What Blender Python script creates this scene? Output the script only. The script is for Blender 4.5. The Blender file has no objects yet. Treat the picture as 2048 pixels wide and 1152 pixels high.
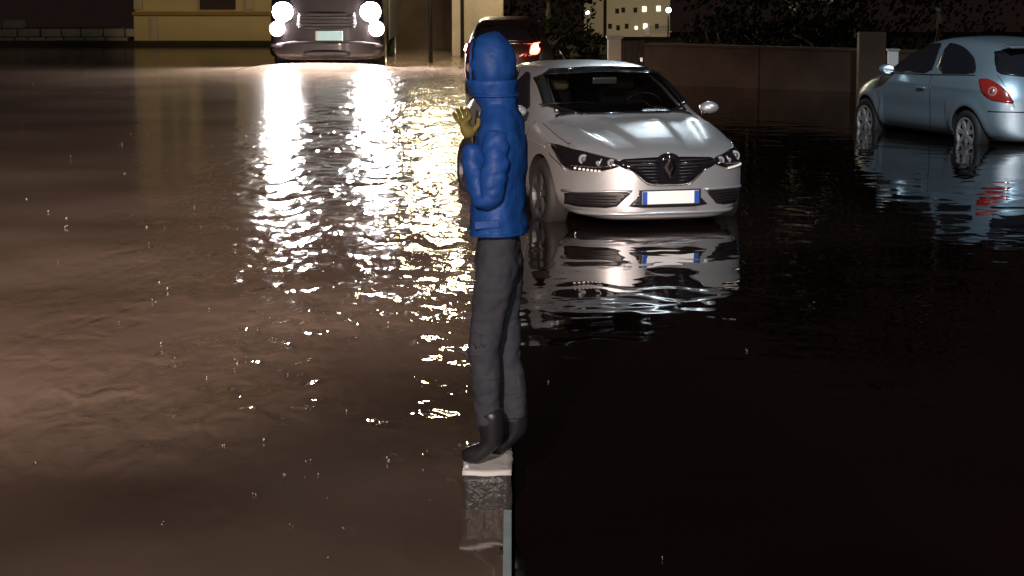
import bpy, bmesh, math, random
from mathutils import Vector, Matrix, noise
from mathutils.bvhtree import BVHTree
from mathutils.geometry import delaunay_2d_cdt

random.seed(7)
SC = bpy.context.scene
COL = SC.collection
R = math.radians

# ------------------------------------------------------------------ camera
CAM_H, PITCH, F = 2.378, 0.143, 4694.0
cd = bpy.data.cameras.new('camera'); cam = bpy.data.objects.new('camera', cd); COL.objects.link(cam)
cam.location = (0, 0, CAM_H); cam.rotation_euler = (math.pi/2 - PITCH, 0, 0)
cd.sensor_width = 36; cd.lens = F/2048*36; cd.clip_start = .1; cd.clip_end = 3000
SC.camera = cam

# ------------------------------------------------------------------ world
W = bpy.data.worlds.new('World'); SC.world = W; W.use_nodes = True
nt = W.node_tree; nt.nodes.clear()
sky = nt.nodes.new('ShaderNodeTexSky'); sky.sky_type = 'NISHITA'; sky.sun_disc = False
sky.sun_elevation = R(-8); sky.sun_rotation = R(200)
glow = nt.nodes.new('ShaderNodeRGB'); glow.outputs[0].default_value = (.0085, .0050, .0042, 1)
b1 = nt.nodes.new('ShaderNodeBackground'); b1.inputs[1].default_value = .05
b2 = nt.nodes.new('ShaderNodeBackground'); b2.inputs[1].default_value = 1.0
ad = nt.nodes.new('ShaderNodeAddShader'); wo = nt.nodes.new('ShaderNodeOutputWorld')
nt.links.new(sky.outputs[0], b1.inputs[0]); nt.links.new(glow.outputs[0], b2.inputs[0])
nt.links.new(b1.outputs[0], ad.inputs[0]); nt.links.new(b2.outputs[0], ad.inputs[1]); nt.links.new(ad.outputs[0], wo.inputs[0])
SC.view_settings.view_transform = 'Standard'; SC.view_settings.look = 'None'
SC.view_settings.gamma = 1; SC.view_settings.exposure = 0; SC.view_settings.use_curve_mapping = False
SC.render.engine = 'CYCLES'

def light(kind, name, loc, power, col, size=.3, target=None, cone=None, blend=.5, parent=None):
    d = bpy.data.lights.new(name, kind); d.energy = power; d.color = col
    if kind in ('POINT', 'SPOT'): d.shadow_soft_size = size
    if kind == 'AREA': d.size = size
    if kind == 'SPOT': d.spot_size = R(cone); d.spot_blend = blend
    o = bpy.data.objects.new(name, d); COL.objects.link(o); o.location = loc
    if target is not None:
        o.rotation_euler = (Vector(target)-Vector(loc)).to_track_quat('-Z', 'Y').to_euler()
    return o

# moon, all but dark
s = bpy.data.lights.new('moon_light', 'SUN'); s.energy = .004; s.angle = R(.5); s.color = (.8, .9, 1)
so = bpy.data.objects.new('moon_light', s); COL.objects.link(so); so.rotation_euler = (R(40), 0, R(-20))
# added fill spots outside the frame, and the street lamp front right
light('SPOT', 'left_water_fill', (-5.5, -9, 9.5), 62000, (1, .77, .665), .35, (-3.2, 21, 0), 22, 1)  # added spot from behind the camera, brightens the muddy water
light('SPOT', 'near_water_fill', (-2.4, -8.0, 7.0), 9500, (1, .79, .70), .25, (-.9, 10.8, 0), 46, 1)  # added spot that lifts the nearest water
light('SPOT', 'house_fill', (-3, -9, 8), 26000, (1, .76, .42), .3, (-7.6, 59.3, .9), 4.6, .6)  # added narrow spot that lights the ochre house
light('SPOT', 'right_street_light', (5.2, 15.5, 7.5), 2200, (.72, .89, 1), .12, (1.7, 21, .3), 34, .9)
light('SPOT', 'corsa_fill', (4.5, 20, 7), 4600, (.72, .87, 1), .15, (6.4, 32, .4), 30, .9)  # added cool spot on the flank of the blue car
# headlamps of a vehicle standing behind the photographer
light('SPOT', 'rear_headlamp_light', (3.2, -1.5, .75), 8300, (1, .79, .72), .09, (1.6, 20, -.45), 9.5, .7)
light('SPOT', 'rear_headlamp_light', (5.0, -1.5, .75), 19000, (1, .86, .83), .09, (7.3, 29, -.35), 6, .7)
# added spot above the camera that brightens the person
light('SPOT', 'person_fill', (.5, .4, 2.6), 430, (.95, .97, 1), .03, (-.12, 9.8, 1.0), 15, .8)
light('SPOT', 'bonnet_fill', (3.0, 42, 8.5), 1500, (.80, .92, 1), .9, (1.6, 21.5, .7), 9, .8)  # added spot beyond the silver car, gives its bonnet a highlight

# ------------------------------------------------------------------ materials
M = {}
def mat(name, col, rough=.5, metal=0, coat=0, spec=.5, noise_amt=0, noise_scale=8, bump=0, bump_scale=30, emit=None, estr=0, coat_rough=.03):
    m = bpy.data.materials.new(name); m.use_nodes = True; t = m.node_tree; b = t.nodes['Principled BSDF']
    b.inputs['Base Color'].default_value = (*col, 1); b.inputs['Roughness'].default_value = rough
    b.inputs['Metallic'].default_value = metal; b.inputs['Coat Weight'].default_value = coat
    b.inputs['Coat Roughness'].default_value = coat_rough; b.inputs['Specular IOR Level'].default_value = spec
    tc = t.nodes.new('ShaderNodeTexCoord')
    if noise_amt:
        n = t.nodes.new('ShaderNodeTexNoise'); n.inputs['Scale'].default_value = noise_scale; n.inputs['Detail'].default_value = 6
        t.links.new(tc.outputs['Object'], n.inputs['Vector'])
        mx = t.nodes.new('ShaderNodeMix'); mx.data_type = 'RGBA'
        mx.inputs['A'].default_value = (*[c*(1-noise_amt) for c in col], 1); mx.inputs['B'].default_value = (*[min(1, c*(1+noise_amt)) for c in col], 1)
        t.links.new(n.outputs['Fac'], mx.inputs['Factor']); t.links.new(mx.outputs['Result'], b.inputs['Base Color'])
    if bump:
        n2 = t.nodes.new('ShaderNodeTexNoise'); n2.inputs['Scale'].default_value = bump_scale; n2.inputs['Detail'].default_value = 5
        t.links.new(tc.outputs['Object'], n2.inputs['Vector'])
        bp = t.nodes.new('ShaderNodeBump'); bp.inputs['Strength'].default_value = 1; bp.inputs['Distance'].default_value = bump
        t.links.new(n2.outputs['Fac'], bp.inputs['Height']); t.links.new(bp.outputs['Normal'], b.inputs['Normal'])
    if emit:
        b.inputs['Emission Color'].default_value = (*emit, 1); b.inputs['Emission Strength'].default_value = estr
    M[name] = m
    return m
mat('silver_paint', (.42, .43, .44), .33, .6, .6, noise_amt=.06, noise_scale=30, bump=.0012, bump_scale=110)
mat('blue_paint', (.29, .385, .445), .34, .6, .6, noise_amt=.06, noise_scale=20, bump=.0012, bump_scale=110)
mat('dark_paint', (.018, .013, .015), .35, .2, .4, noise_amt=.2)
mat('red_dark_paint', (.035, .014, .014), .3, .3, .6, noise_amt=.2)
mat('grey_paint', (.10, .115, .11), .3, .3, .5, noise_amt=.2)
mat('black_plastic', (.012, .011, .012), .35, noise_amt=.2)
mat('gloss_black', (.008, .007, .009), .08, 0, 1)
mat('rubber', (.015, .014, .014), .7, noise_amt=.3)
mat('interior', (.012, .011, .012), .8, noise_amt=.3)
mat('seat_cloth', (.34, .27, .16), .9, noise_amt=.2)
mat('seat_dark', (.022, .02, .02), .9, noise_amt=.2)
mat('chrome', (.75, .74, .73), .12, 1, noise_amt=.03)
mat('rim_metal', (.5, .49, .48), .35, .6, noise_amt=.08)
mat('rim_shaded', (.10, .10, .105), .4, .7, noise_amt=.2)  # rim metal darkened for the shade in the wheel arch
mat('lens_white', (.7, .7, .72), .08, .9, 1)
mat('reflector', (.6, .6, .6), .15, 1)
mat('lens_dark', (.22, .22, .24), .06, .6, 1)
mat('led', (.8, .78, .72), .15, .2, 1, emit=(1, .85, .75), estr=.35)
mat('plate_white', (.82, .82, .80), .35, noise_amt=.03)
mat('plate_blue', (.02, .08, .35), .35)
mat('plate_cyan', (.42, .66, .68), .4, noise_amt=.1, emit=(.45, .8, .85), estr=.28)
mat('tail_red', (.26, .018, .014), .15, 0, 1)
mat('tail_inner', (.75, .22, .16), .1, .3, 1)
mat('brake_glow', (.9, .2, .1), .3, emit=(1, .12, .07), estr=9)
mat('brake_core', (.9, .5, .4), .3, emit=(1, .55, .45), estr=22)
mat('headlamp_glow', (1, 1, 1), .3, emit=(1, .93, .90), estr=900)
mat('lamp_warm', (1, .9, .6), .3, emit=(1, .82, .50), estr=125)
mat('lamp_far', (1, .95, .8), .3, emit=(1, .95, .82), estr=14)
mat('window_lit', (1, .9, .7), .3, emit=(1, .88, .62), estr=2.6)
mat('window_dark', (.012, .012, .015), .22, 0, spec=.25)
mat('far_window', (.03, .028, .025), .95, spec=0)
mat('jacket_blue', (.012, .085, .36), .55, noise_amt=.25, noise_scale=14, bump=.012, bump_scale=11)
mat('trousers', (.05, .055, .07), .8, noise_amt=.25, noise_scale=9, bump=.014, bump_scale=9)
mat('boot', (.02, .02, .024), .35, noise_amt=.3)
mat('skin', (.5, .3, .2), .5, noise_amt=.1)
mat('glove', (.22, .18, .04), .7, noise_amt=.2)
mat('hair', (.02, .014, .01), .7)
mat('concrete', (.30, .29, .27), .75, noise_amt=.35, noise_scale=6, bump=.006, bump_scale=40)
mat('wet_stone', (.06, .058, .056), .28, noise_amt=.4, noise_scale=18, bump=.01, bump_scale=40)
mat('pale_lime', (.82, .82, .80), .5, noise_amt=.15, noise_scale=20)
mat('board_blue', (.48, .70, .76), .45, noise_amt=.25, noise_scale=7)
mat('ochre_plaster', (.46, .36, .19), .85, noise_amt=.12, noise_scale=1.6, bump=.01, bump_scale=12)
mat('ochre_trim', (.24, .16, .05), .8, noise_amt=.2)
mat('beige_plaster', (.40, .34, .26), .85, noise_amt=.15, noise_scale=2, bump=.01, bump_scale=12)
mat('brown_wall', (.085, .056, .038), .9, noise_amt=.75, noise_scale=1.6, bump=.02, bump_scale=9)
mat('far_plaster', (.50, .44, .32), .9, noise_amt=.12, noise_scale=.4)
mat('asphalt', (.05, .047, .045), .85, noise_amt=.3, noise_scale=3, bump=.01, bump_scale=60)
mat('soil', (.045, .038, .022), .95, noise_amt=.5, noise_scale=.6, bump=.03, bump_scale=9)
mat('roof_tile', (.18, .08, .05), .8, noise_amt=.3)
mat('bark', (.11, .085, .06), .9, noise_amt=.4, noise_scale=7, bump=.02, bump_scale=20)
mat('leaf_dark', (.008, .009, .005), .95, spec=.08, noise_amt=.5, noise_scale=2)
mat('leaf_pale', (.30, .28, .14), .6, noise_amt=.4, noise_scale=2)
mat('iron', (.03, .03, .032), .5, .6, noise_amt=.2)
mat('gate_wood', (.03, .018, .012), .8, noise_amt=.4)
mat('white_paint', (.7, .7, .68), .4, noise_amt=.1)
mat('foam', (.75, .70, .64), .12, spec=.8)

def glass_mat(name, tint, refl=1.0):
    m = bpy.data.materials.new(name); m.use_nodes = True; t = m.node_tree; t.nodes.clear()
    tr = t.nodes.new('ShaderNodeBsdfTransparent'); tr.inputs[0].default_value = (*tint, 1)
    gl = t.nodes.new('ShaderNodeBsdfGlossy'); gl.inputs['Roughness'].default_value = .04
    fr = t.nodes.new('ShaderNodeFresnel'); ge = t.nodes.new('ShaderNodeNewGeometry'); mr = t.nodes.new('ShaderNodeMapRange')
    mr.inputs['To Min'].default_value = 1.5; mr.inputs['To Max'].default_value = 1/1.5
    t.links.new(ge.outputs['Backfacing'], mr.inputs['Value']); t.links.new(mr.outputs['Result'], fr.inputs[0])
    mx = t.nodes.new('ShaderNodeMixShader'); o = t.nodes.new('ShaderNodeOutputMaterial')
    t.links.new(fr.outputs[0], mx.inputs[0]); t.links.new(tr.outputs[0], mx.inputs[1]); t.links.new(gl.outputs[0], mx.inputs[2]); t.links.new(mx.outputs[0], o.inputs[0])
    M[name] = m
glass_mat('glass', (.58, .60, .60))
glass_mat('clear_lens', (.92, .92, .92))

def water_mat(name, col, col2, rough, layers, mask=None, ROT=.12):
    """layers: (scale, distance, detail, distortion, stretch)"""
    m = bpy.data.materials.new(name); m.use_nodes = True; t = m.node_tree; b = t.nodes['Principled BSDF']
    b.inputs['IOR'].default_value = 1.33; b.inputs['Roughness'].default_value = rough
    tc = t.nodes.new('ShaderNodeTexCoord')
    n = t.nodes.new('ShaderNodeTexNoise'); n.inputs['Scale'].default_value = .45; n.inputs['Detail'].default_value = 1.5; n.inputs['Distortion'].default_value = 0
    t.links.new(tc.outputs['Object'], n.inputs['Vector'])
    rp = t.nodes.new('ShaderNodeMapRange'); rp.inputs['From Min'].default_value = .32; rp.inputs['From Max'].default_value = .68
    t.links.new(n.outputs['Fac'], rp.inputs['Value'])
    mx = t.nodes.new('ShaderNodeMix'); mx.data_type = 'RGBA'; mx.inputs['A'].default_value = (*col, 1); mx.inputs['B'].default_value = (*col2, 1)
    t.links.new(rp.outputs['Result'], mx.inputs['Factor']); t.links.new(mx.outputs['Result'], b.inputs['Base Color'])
    prev = None
    for sc, dist, det, dis, st in layers:
        mp = t.nodes.new('ShaderNodeMapping'); mp.inputs['Scale'].default_value = (sc, sc*st, sc)
        mp.inputs['Rotation'].default_value = (0, 0, ROT)
        t.links.new(tc.outputs['Object'], mp.inputs['Vector'])
        n = t.nodes.new('ShaderNodeTexNoise'); n.inputs['Scale'].default_value = 1; n.inputs['Detail'].default_value = det; n.inputs['Distortion'].default_value = dis
        n.inputs['Roughness'].default_value = .5
        t.links.new(mp.outputs['Vector'], n.inputs['Vector'])
        h = n.outputs['Fac']
        bp = t.nodes.new('ShaderNodeBump'); bp.inputs['Strength'].default_value = 1; bp.inputs['Distance'].default_value = dist
        if mask:
            # the chop is strong in patches round the truck and dies out to the left and near the bank
            sx = t.nodes.new('ShaderNodeSeparateXYZ'); t.links.new(tc.outputs['Object'], sx.inputs[0])
            def mr(sock, a, b, c, d):
                r2 = t.nodes.new('ShaderNodeMapRange'); r2.interpolation_type = 'SMOOTHSTEP'
                for nm, v in (('From Min', a), ('From Max', b), ('To Min', c), ('To Max', d)): r2.inputs[nm].default_value = v
                t.links.new(sock, r2.inputs['Value']); return r2.outputs['Result']
            def mul(a, b):
                q = t.nodes.new('ShaderNodeMath'); q.operation = 'MULTIPLY'; t.links.new(a, q.inputs[0])
                if isinstance(b, float): q.inputs[1].default_value = b
                else: t.links.new(b, q.inputs[1])
                return q.outputs[0]
            pn = t.nodes.new('ShaderNodeTexNoise'); pn.inputs['Scale'].default_value = .9; pn.inputs['Detail'].default_value = 3
            pm = t.nodes.new('ShaderNodeMapping'); pm.inputs['Scale'].default_value = (1.6, .55, 1); pm.inputs['Location'].default_value = (3, 1, 0)
            t.links.new(tc.outputs['Object'], pm.inputs['Vector']); t.links.new(pm.outputs['Vector'], pn.inputs['Vector'])
            k = mul(mr(sx.outputs['X'], mask[0], mask[1], mask[2], 1.0), mr(pn.outputs['Fac'], .36, .54, .34, 1.0))
            k = mul(k, mr(sx.outputs['Y'], 9.0, 12.5, .25, 1.0)); k = mul(k, float(dist))
            t.links.new(k, bp.inputs['Distance'])
        t.links.new(h, bp.inputs['Height'])
        if prev: t.links.new(prev.outputs['Normal'], bp.inputs['Normal'])
        prev = bp
    t.links.new(prev.outputs['Normal'], b.inputs['Normal'])
    if mask:      # ripples too small to resolve further out: rougher water there
        ra = mr(sx.outputs['Y'], 13.0, 27.0, .03, .15); rb = mr(sx.outputs['Y'], 9.2, 11.6, .03, 0.0)
        q = t.nodes.new('ShaderNodeMath'); q.operation = 'ADD'; t.links.new(ra, q.inputs[0]); t.links.new(rb, q.inputs[1]); t.links.new(q.outputs[0], b.inputs['Roughness'])
    M[name] = m
water_mat('muddy_water', (.155, .112, .085), (.27, .205, .162), .035,
          [(1.5, .004, 0, 0, .6), (4.8, .050, 1.5, .4, .32), (15, .0055, 1, .6, .35)], (-4.2, -1.9, .07))
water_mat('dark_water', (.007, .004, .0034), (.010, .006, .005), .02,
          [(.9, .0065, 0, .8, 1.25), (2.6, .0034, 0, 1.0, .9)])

# ------------------------------------------------------------------ builders
def tag(o, label=None, cat=None, group=None, kind=None):
    if label: o['label'] = label
    if cat: o['category'] = cat
    if group: o['group'] = group
    if kind: o['kind'] = kind
    return o
def thing(name, label, cat, loc=(0, 0, 0), rz=0, group=None):
    o = bpy.data.objects.new(name, None); COL.objects.link(o); o.location = loc; o.rotation_euler = (0, 0, rz)
    o.empty_display_size = .1
    return tag(o, label, cat, group)
def link(name, me, m, parent=None, smooth=True):
    o = bpy.data.objects.new(name, me); COL.objects.link(o)
    if m is not None:
        for k in (m if isinstance(m, list) else [m]): me.materials.append(M[k])
    if smooth:
        for p in me.polygons: p.use_smooth = True
    if parent: o.parent = parent
    return o
def from_bm(name, bm, m, parent=None, smooth=False, bevel=0):
    bmesh.ops.recalc_face_normals(bm, faces=bm.faces[:])
    me = bpy.data.meshes.new(name); bm.to_mesh(me); bm.free()
    o = link(name, me, m, parent, smooth)
    if bevel:
        b = o.modifiers.new('bevel', 'BEVEL'); b.width = bevel; b.segments = 2; b.limit_method = 'ANGLE'
    return o
def box_bm(bm, c, s, rz=0, ry=0, rx=0):
    r = bmesh.ops.create_cube(bm, size=1, matrix=Matrix.Translation(c) @ Matrix.Rotation(rz, 4, 'Z') @ Matrix.Rotation(ry, 4, 'Y') @ Matrix.Rotation(rx, 4, 'X') @ Matrix.Diagonal((*s, 1)))
    return r['verts']
def box(name, c, s, m, parent=None, bevel=.01, rz=0, ry=0, rx=0):
    bm = bmesh.new(); box_bm(bm, c, s, rz, ry, rx); return from_bm(name, bm, m, parent, False, bevel)
def tube_bm(bm, pts, rad, seg=8):
    pts = [Vector(p) for p in pts]; rads = rad if isinstance(rad, (list, tuple)) else [rad]*len(pts)
    rings = []
    for i, p in enumerate(pts):
        d = (pts[min(i+1, len(pts)-1)] - pts[max(i-1, 0)]).normalized()
        q = d.to_track_quat('Z', 'X')
        rings.append([bm.verts.new(p + q @ Vector((math.cos(a)*rads[i], math.sin(a)*rads[i], 0))) for a in [2*math.pi*k/seg for k in range(seg)]])
    for a, b in zip(rings, rings[1:]):
        for k in range(seg): bm.faces.new((a[k], a[(k+1) % seg], b[(k+1) % seg], b[k]))
    bm.faces.new(rings[0][::-1]); bm.faces.new(rings[-1])
def tube(name, pts, rad, m, parent=None, seg=8):
    bm = bmesh.new(); tube_bm(bm, pts, rad, seg); return from_bm(name, bm, m, parent, True)
def ball(name, c, s, m, parent=None, sub=3):
    bm = bmesh.new(); bmesh.ops.create_icosphere(bm, subdivisions=sub, radius=1, matrix=Matrix.Translation(c) @ Matrix.Diagonal((*s, 1)))
    return from_bm(name, bm, m, parent, True)
def bake(o):
    dg = bpy.context.evaluated_depsgraph_get(); dg.update()
    me = bpy.data.meshes.new_from_object(o.evaluated_get(dg)); return me
def copy_tree(o, parent=None):
    c = o.copy(); COL.objects.link(c)
    if parent: c.parent = parent
    for ch in [k for k in bpy.data.objects if k.parent == o]: copy_tree(ch, c)
    return c

def at(px, y_dist):            # world x of an image column at a distance (used while placing)
    return (px-1024)/F*y_dist

# loft of half cross-sections, mirrored; stations = [(x, [(y,z)...])]
def loft(stations, level=3, deform=None):
    bm = bmesh.new(); rings = []
    for x, half in stations:
        n = len(half)
        full = [(y, z) for y, z in half] + [(-y, z) for y, z in half[-2:0:-1]]
        rings.append([bm.verts.new((x, y, z)) for y, z in full])
    for a, b in zip(rings, rings[1:]):
        L = len(a)
        for k in range(L): bm.faces.new((a[k], a[(k+1) % L], b[(k+1) % L], b[k]))
    # caps as strips
    for ring in (rings[0], rings[-1]):
        L = len(ring); h = L//2
        for k in range(h):
            q = [ring[k], ring[k+1], ring[(L-k-1) % L], ring[(L-k) % L]]
            u = []
            for v in q:
                if v not in u: u.append(v)
            if len(u) > 2: bm.faces.new(u)
    bmesh.ops.recalc_face_normals(bm, faces=bm.faces[:])
    me = bpy.data.meshes.new('body_cage'); bm.to_mesh(me); bm.free()
    o = bpy.data.objects.new('body_cage', me); COL.objects.link(o)
    s = o.modifiers.new('s', 'SUBSURF'); s.levels = level; s.render_levels = level
    out = bake(o); bpy.data.objects.remove(o)
    if deform:
        for v in out.vertices: v.co = deform(v.co)
    return out
def bvh_of(me):
    return BVHTree.FromPolygons([v.co.copy() for v in me.vertices], [tuple(p.vertices) for p in me.polygons])

VIEWS = {'front': (Vector((3, 0, 0)), Vector((0, 1, 0)), Vector((0, 0, 1)), Vector((-1, 0, 0))),
         'rear': (Vector((-8, 0, 0)), Vector((0, 1, 0)), Vector((0, 0, 1)), Vector((1, 0, 0))),
         'left': (Vector((0, 4, 0)), Vector((1, 0, 0)), Vector((0, 0, 1)), Vector((0, -1, 0))),
         'right': (Vector((0, -4, 0)), Vector((1, 0, 0)), Vector((0, 0, 1)), Vector((0, 1, 0))),
         'top': (Vector((0, 0, 4)), Vector((1, 0, 0)), Vector((0, 1, 0)), Vector((0, 0, -1)))}
def smooth_poly(pts, it=1):
    for _ in range(it):
        q = []
        for i, p in enumerate(pts):
            a = pts[i]; b = pts[(i+1) % len(pts)]
            q += [(a[0]*.8+b[0]*.2, a[1]*.8+b[1]*.2), (a[0]*.2+b[0]*.8, a[1]*.2+b[1]*.8)]
        pts = q
    return pts
def patch(bvh, pts, view, name, m, parent, off=.004, thick=.006, step=.045, rnd=1, flip=False):
    """a panel that follows the body surface: outline in a flat view, laid on the body, with thickness"""
    if flip: pts = [(-a, b) if view in ('front', 'rear') else (a, b) for a, b in pts]
    O, U, V, D = VIEWS[view] if isinstance(view, str) else view
    pts = smooth_poly(pts, rnd)
    dense = []
    for i, p in enumerate(pts):
        a = Vector(p); b = Vector(pts[(i+1) % len(pts)]); n = max(1, int((b-a).length/step))
        dense += [a.lerp(b, k/n) for k in range(n)]
    nb = len(dense)
    xs = [p.x for p in dense]; ys = [p.y for p in dense]
    def inside(x, y):
        c = False
        for i in range(nb):
            a = dense[i]; b = dense[i-1]
            if (a.y > y) != (b.y > y) and x < (b.x-a.x)*(y-a.y)/(b.y-a.y)+a.x: c = not c
        return c
    inner = []
    x = min(xs)
    while x < max(xs):
        y = min(ys)
        while y < max(ys):
            if inside(x, y) and min((Vector((x, y))-p).length for p in dense) > step*.4: inner.append(Vector((x, y)))
            y += step
        x += step
    vs, es, fs, _, _, _ = delaunay_2d_cdt(dense+inner, [(i, (i+1) % nb) for i in range(nb)], [list(range(nb))], 1, 1e-6)
    bm = bmesh.new(); vv = []
    last = None
    for v in vs:
        o = O + U*v.x + V*v.y
        hit, nrm, _, _ = bvh.ray_cast(o, D, 12)
        if hit is None:
            hit, nrm, _, _ = bvh.find_nearest(o + D*3); nrm = -D
        if nrm.dot(D) > 0: nrm = -nrm
        vv.append((hit, nrm))
    top = [bm.verts.new(h + n*off) for h, n in vv]
    bot = [bm.verts.new(h + n*(off-thick)) for h, n in vv]
    cnt = {}
    for f in fs:
        bm.faces.new([top[i] for i in f]); bm.faces.new([bot[i] for i in f][::-1])
        for i in range(len(f)):
            e = (f[i], f[(i+1) % len(f)]); cnt[tuple(sorted(e))] = cnt.get(tuple(sorted(e)), [])+[e]
    for k, v in cnt.items():
        if len(v) == 1:
            a, b = v[0]; bm.faces.new((top[b], top[a], bot[a], bot[b]))
    return from_bm(name, bm, m, parent, True)
def seam(bvh, pts, view, name, m, parent, w=.005, off=.002):
    """a thin raised or dark line that follows the body"""
    O, U, V, D = VIEWS[view] if isinstance(view, str) else view
    P = []
    for a, b in zip(pts, pts[1:]):
        n = max(1, int(math.dist(a, b)/.05))
        for k in range(n): P.append((a[0]+(b[0]-a[0])*k/n, a[1]+(b[1]-a[1])*k/n))
    P.append(pts[-1]); out = []
    for u, v in P:
        hit, nrm, _, _ = bvh.ray_cast(O+U*u+V*v, D, 12)
        if hit is not None: out.append(hit + (nrm if nrm.dot(D) < 0 else -nrm)*off)
    return tube(name, out, w, m, parent, 5)
def cutter(parts):
    me = bpy.data.meshes.new('cut'); bm = bmesh.new()
    for f in parts: f(bm)
    bmesh.ops.recalc_face_normals(bm, faces=bm.faces[:])
    for f in bm.faces: f.material_index = 1
    bm.to_mesh(me); bm.free()
    o = bpy.data.objects.new('cut', me); COL.objects.link(o)
    me.materials.append(M['black_plastic']); me.materials.append(M['interior'])
    return o
def carve(me, paint, cuts, name, parent):
    me.materials.clear(); me.materials.append(M[paint]); me.materials.append(M['interior'])
    for p in me.polygons: p.material_index = 0; p.use_smooth = True
    o = bpy.data.objects.new(name, me); COL.objects.link(o)
    cs = []
    for c in cuts:
        k = cutter([c]); cs.append(k); b = o.modifiers.new('b', 'BOOLEAN'); b.operation = 'DIFFERENCE'; b.object = k; b.solver = 'EXACT'
    out = bake(o); o.modifiers.clear(); o.data = out
    for k in cs: bpy.data.objects.remove(k)
    o.parent = parent
    return o
def cyl_cut(x, z, r, y0, y1):
    def f(bm):
        bmesh.ops.create_cone(bm, cap_ends=True, segments=40, radius1=r, radius2=r, depth=abs(y1-y0),
                              matrix=Matrix.Translation((x, (y0+y1)/2, z)) @ Matrix.Rotation(math.pi/2, 4, 'X'))
    return f
def prism_cut(pts, x0, x1):     # outline in (y,z) pushed along x
    def f(bm):
        a = [bm.verts.new((x0, y, z)) for y, z in pts]; b = [bm.verts.new((x1, y, z)) for y, z in pts]; n = len(pts)
        bm.faces.new(a); bm.faces.new(b[::-1])
        for k in range(n): bm.faces.new((a[k], b[k], b[(k+1) % n], a[(k+1) % n]))
    return f
def wheel(parent, x, y, z, r, w, spokes=7, side=1, rm='rim_metal'):
    bm = bmesh.new()
    prof = [(r*.66, -w/2), (r*.9, -w/2), (r*.985, -w*.38), (r, -w*.2), (r, w*.2), (r*.985, w*.38), (r*.9, w/2), (r*.66, w/2)]
    n = 36; rings = []
    for k in range(n):
        a = 2*math.pi*k/n; rings.append([bm.verts.new((x+math.cos(a)*q, y+p, z+math.sin(a)*q)) for q, p in prof])
    for k in range(n):
        A = rings[k]; B = rings[(k+1) % n]
        for j in range(len(prof)): bm.faces.new((A[j], A[(j+1) % 8], B[(j+1) % 8], B[j]))
    t = from_bm('wheel', bm, 'rubber', parent, True)
    bm = bmesh.new(); yo = y + side*w*.40
    prof = [(r*.69, 0), (r*.69, side*.02), (r*.62, side*.02), (r*.60, -side*.015)]
    rings = []
    for k in range(n):
        a = 2*math.pi*k/n; rings.append([bm.verts.new((x+math.cos(a)*q, yo+p, z+math.sin(a)*q)) for q, p in prof])
    for k in range(n):
        A = rings[k]; B = rings[(k+1) % n]
        for j in range(4): bm.faces.new((A[j], A[(j+1) % 4], B[(j+1) % 4], B[j]))
    for k in range(spokes):
        a = 2*math.pi*k/spokes + .2
        box_bm(bm, (x+math.cos(a)*r*.36, yo, z+math.sin(a)*r*.36), (r*.56, .025, r*.17), ry=-a)
    bmesh.ops.create_cone(bm, cap_ends=True, segments=18, radius1=r*.16, radius2=r*.14, depth=.04, matrix=Matrix.Translation((x, yo, z)) @ Matrix.Rotation(math.pi/2, 4, 'X'))
    from_bm('rim', bm, rm, t, False)
    bm = bmesh.new(); bmesh.ops.create_cone(bm, cap_ends=True, segments=24, radius1=r*.64, radius2=r*.64, depth=.01, matrix=Matrix.Translation((x, yo-side*.04, z)) @ Matrix.Rotation(math.pi/2, 4, 'X'))
    from_bm('brake_disc', bm, 'interior', t, False)
    return t
def half(zb, yb, ys, ym, zm, ysh, zsh, yg, zg, yr, zr, zt):
    return [(0, zb), (yb*.6, zb), (yb, zb+.01), (ys, zb+.12), (ym, zm), (ysh, zsh), (yg, zg), (yr, zr), (yr*.55, zr+(zt-zr)*.75), (0, zt)]
def lights_disc(bm, c, r, depth=.03, axis='X'):
    bmesh.ops.create_cone(bm, cap_ends=True, segments=20, radius1=r, radius2=r*.92, depth=depth, matrix=Matrix.Translation(c) @ Matrix.Rotation(math.pi/2, 4, 'Y'))

# ------------------------------------------------------------------ terrain, water
def grid_mesh(name, xs, ys, zf, m, kind='structure'):
    nx, ny = len(xs), len(ys)
    verts = [(x, y, zf(x, y)) for y in ys for x in xs]
    faces = [(j*nx+i, j*nx+i+1, (j+1)*nx+i+1, (j+1)*nx+i) for j in range(ny-1) for i in range(nx-1)]
    me = bpy.data.meshes.new(name); me.from_pydata(verts, [], faces)
    o = link(name, me, m, None, True); tag(o, kind=kind); return o
def ground_z(x, y):
    if y < 52: return -.30
    if x < -.01 and y < 59: return -.30
    if y < 62: return -.30 + .42*min(1, (y-52)/4)
    return .12 - .0486*(y-62) if y < 180 else -5.61 - .0331*(y-180)
gx = [-400, -150, -60]+[-40+4*i for i in range(10)]+[-.5, 0, 4]+[4*i for i in range(2, 11)]+[60, 150, 400]
gy = [-40, -10, 0, 20, 40, 52, 53, 54, 55, 56, 59, 60.5, 62, 70, 90, 130, 180, 250, 350, 500, 700, 1000, 1600]
g = grid_mesh('ground', gx, gy, ground_z, 'soil')

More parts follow.
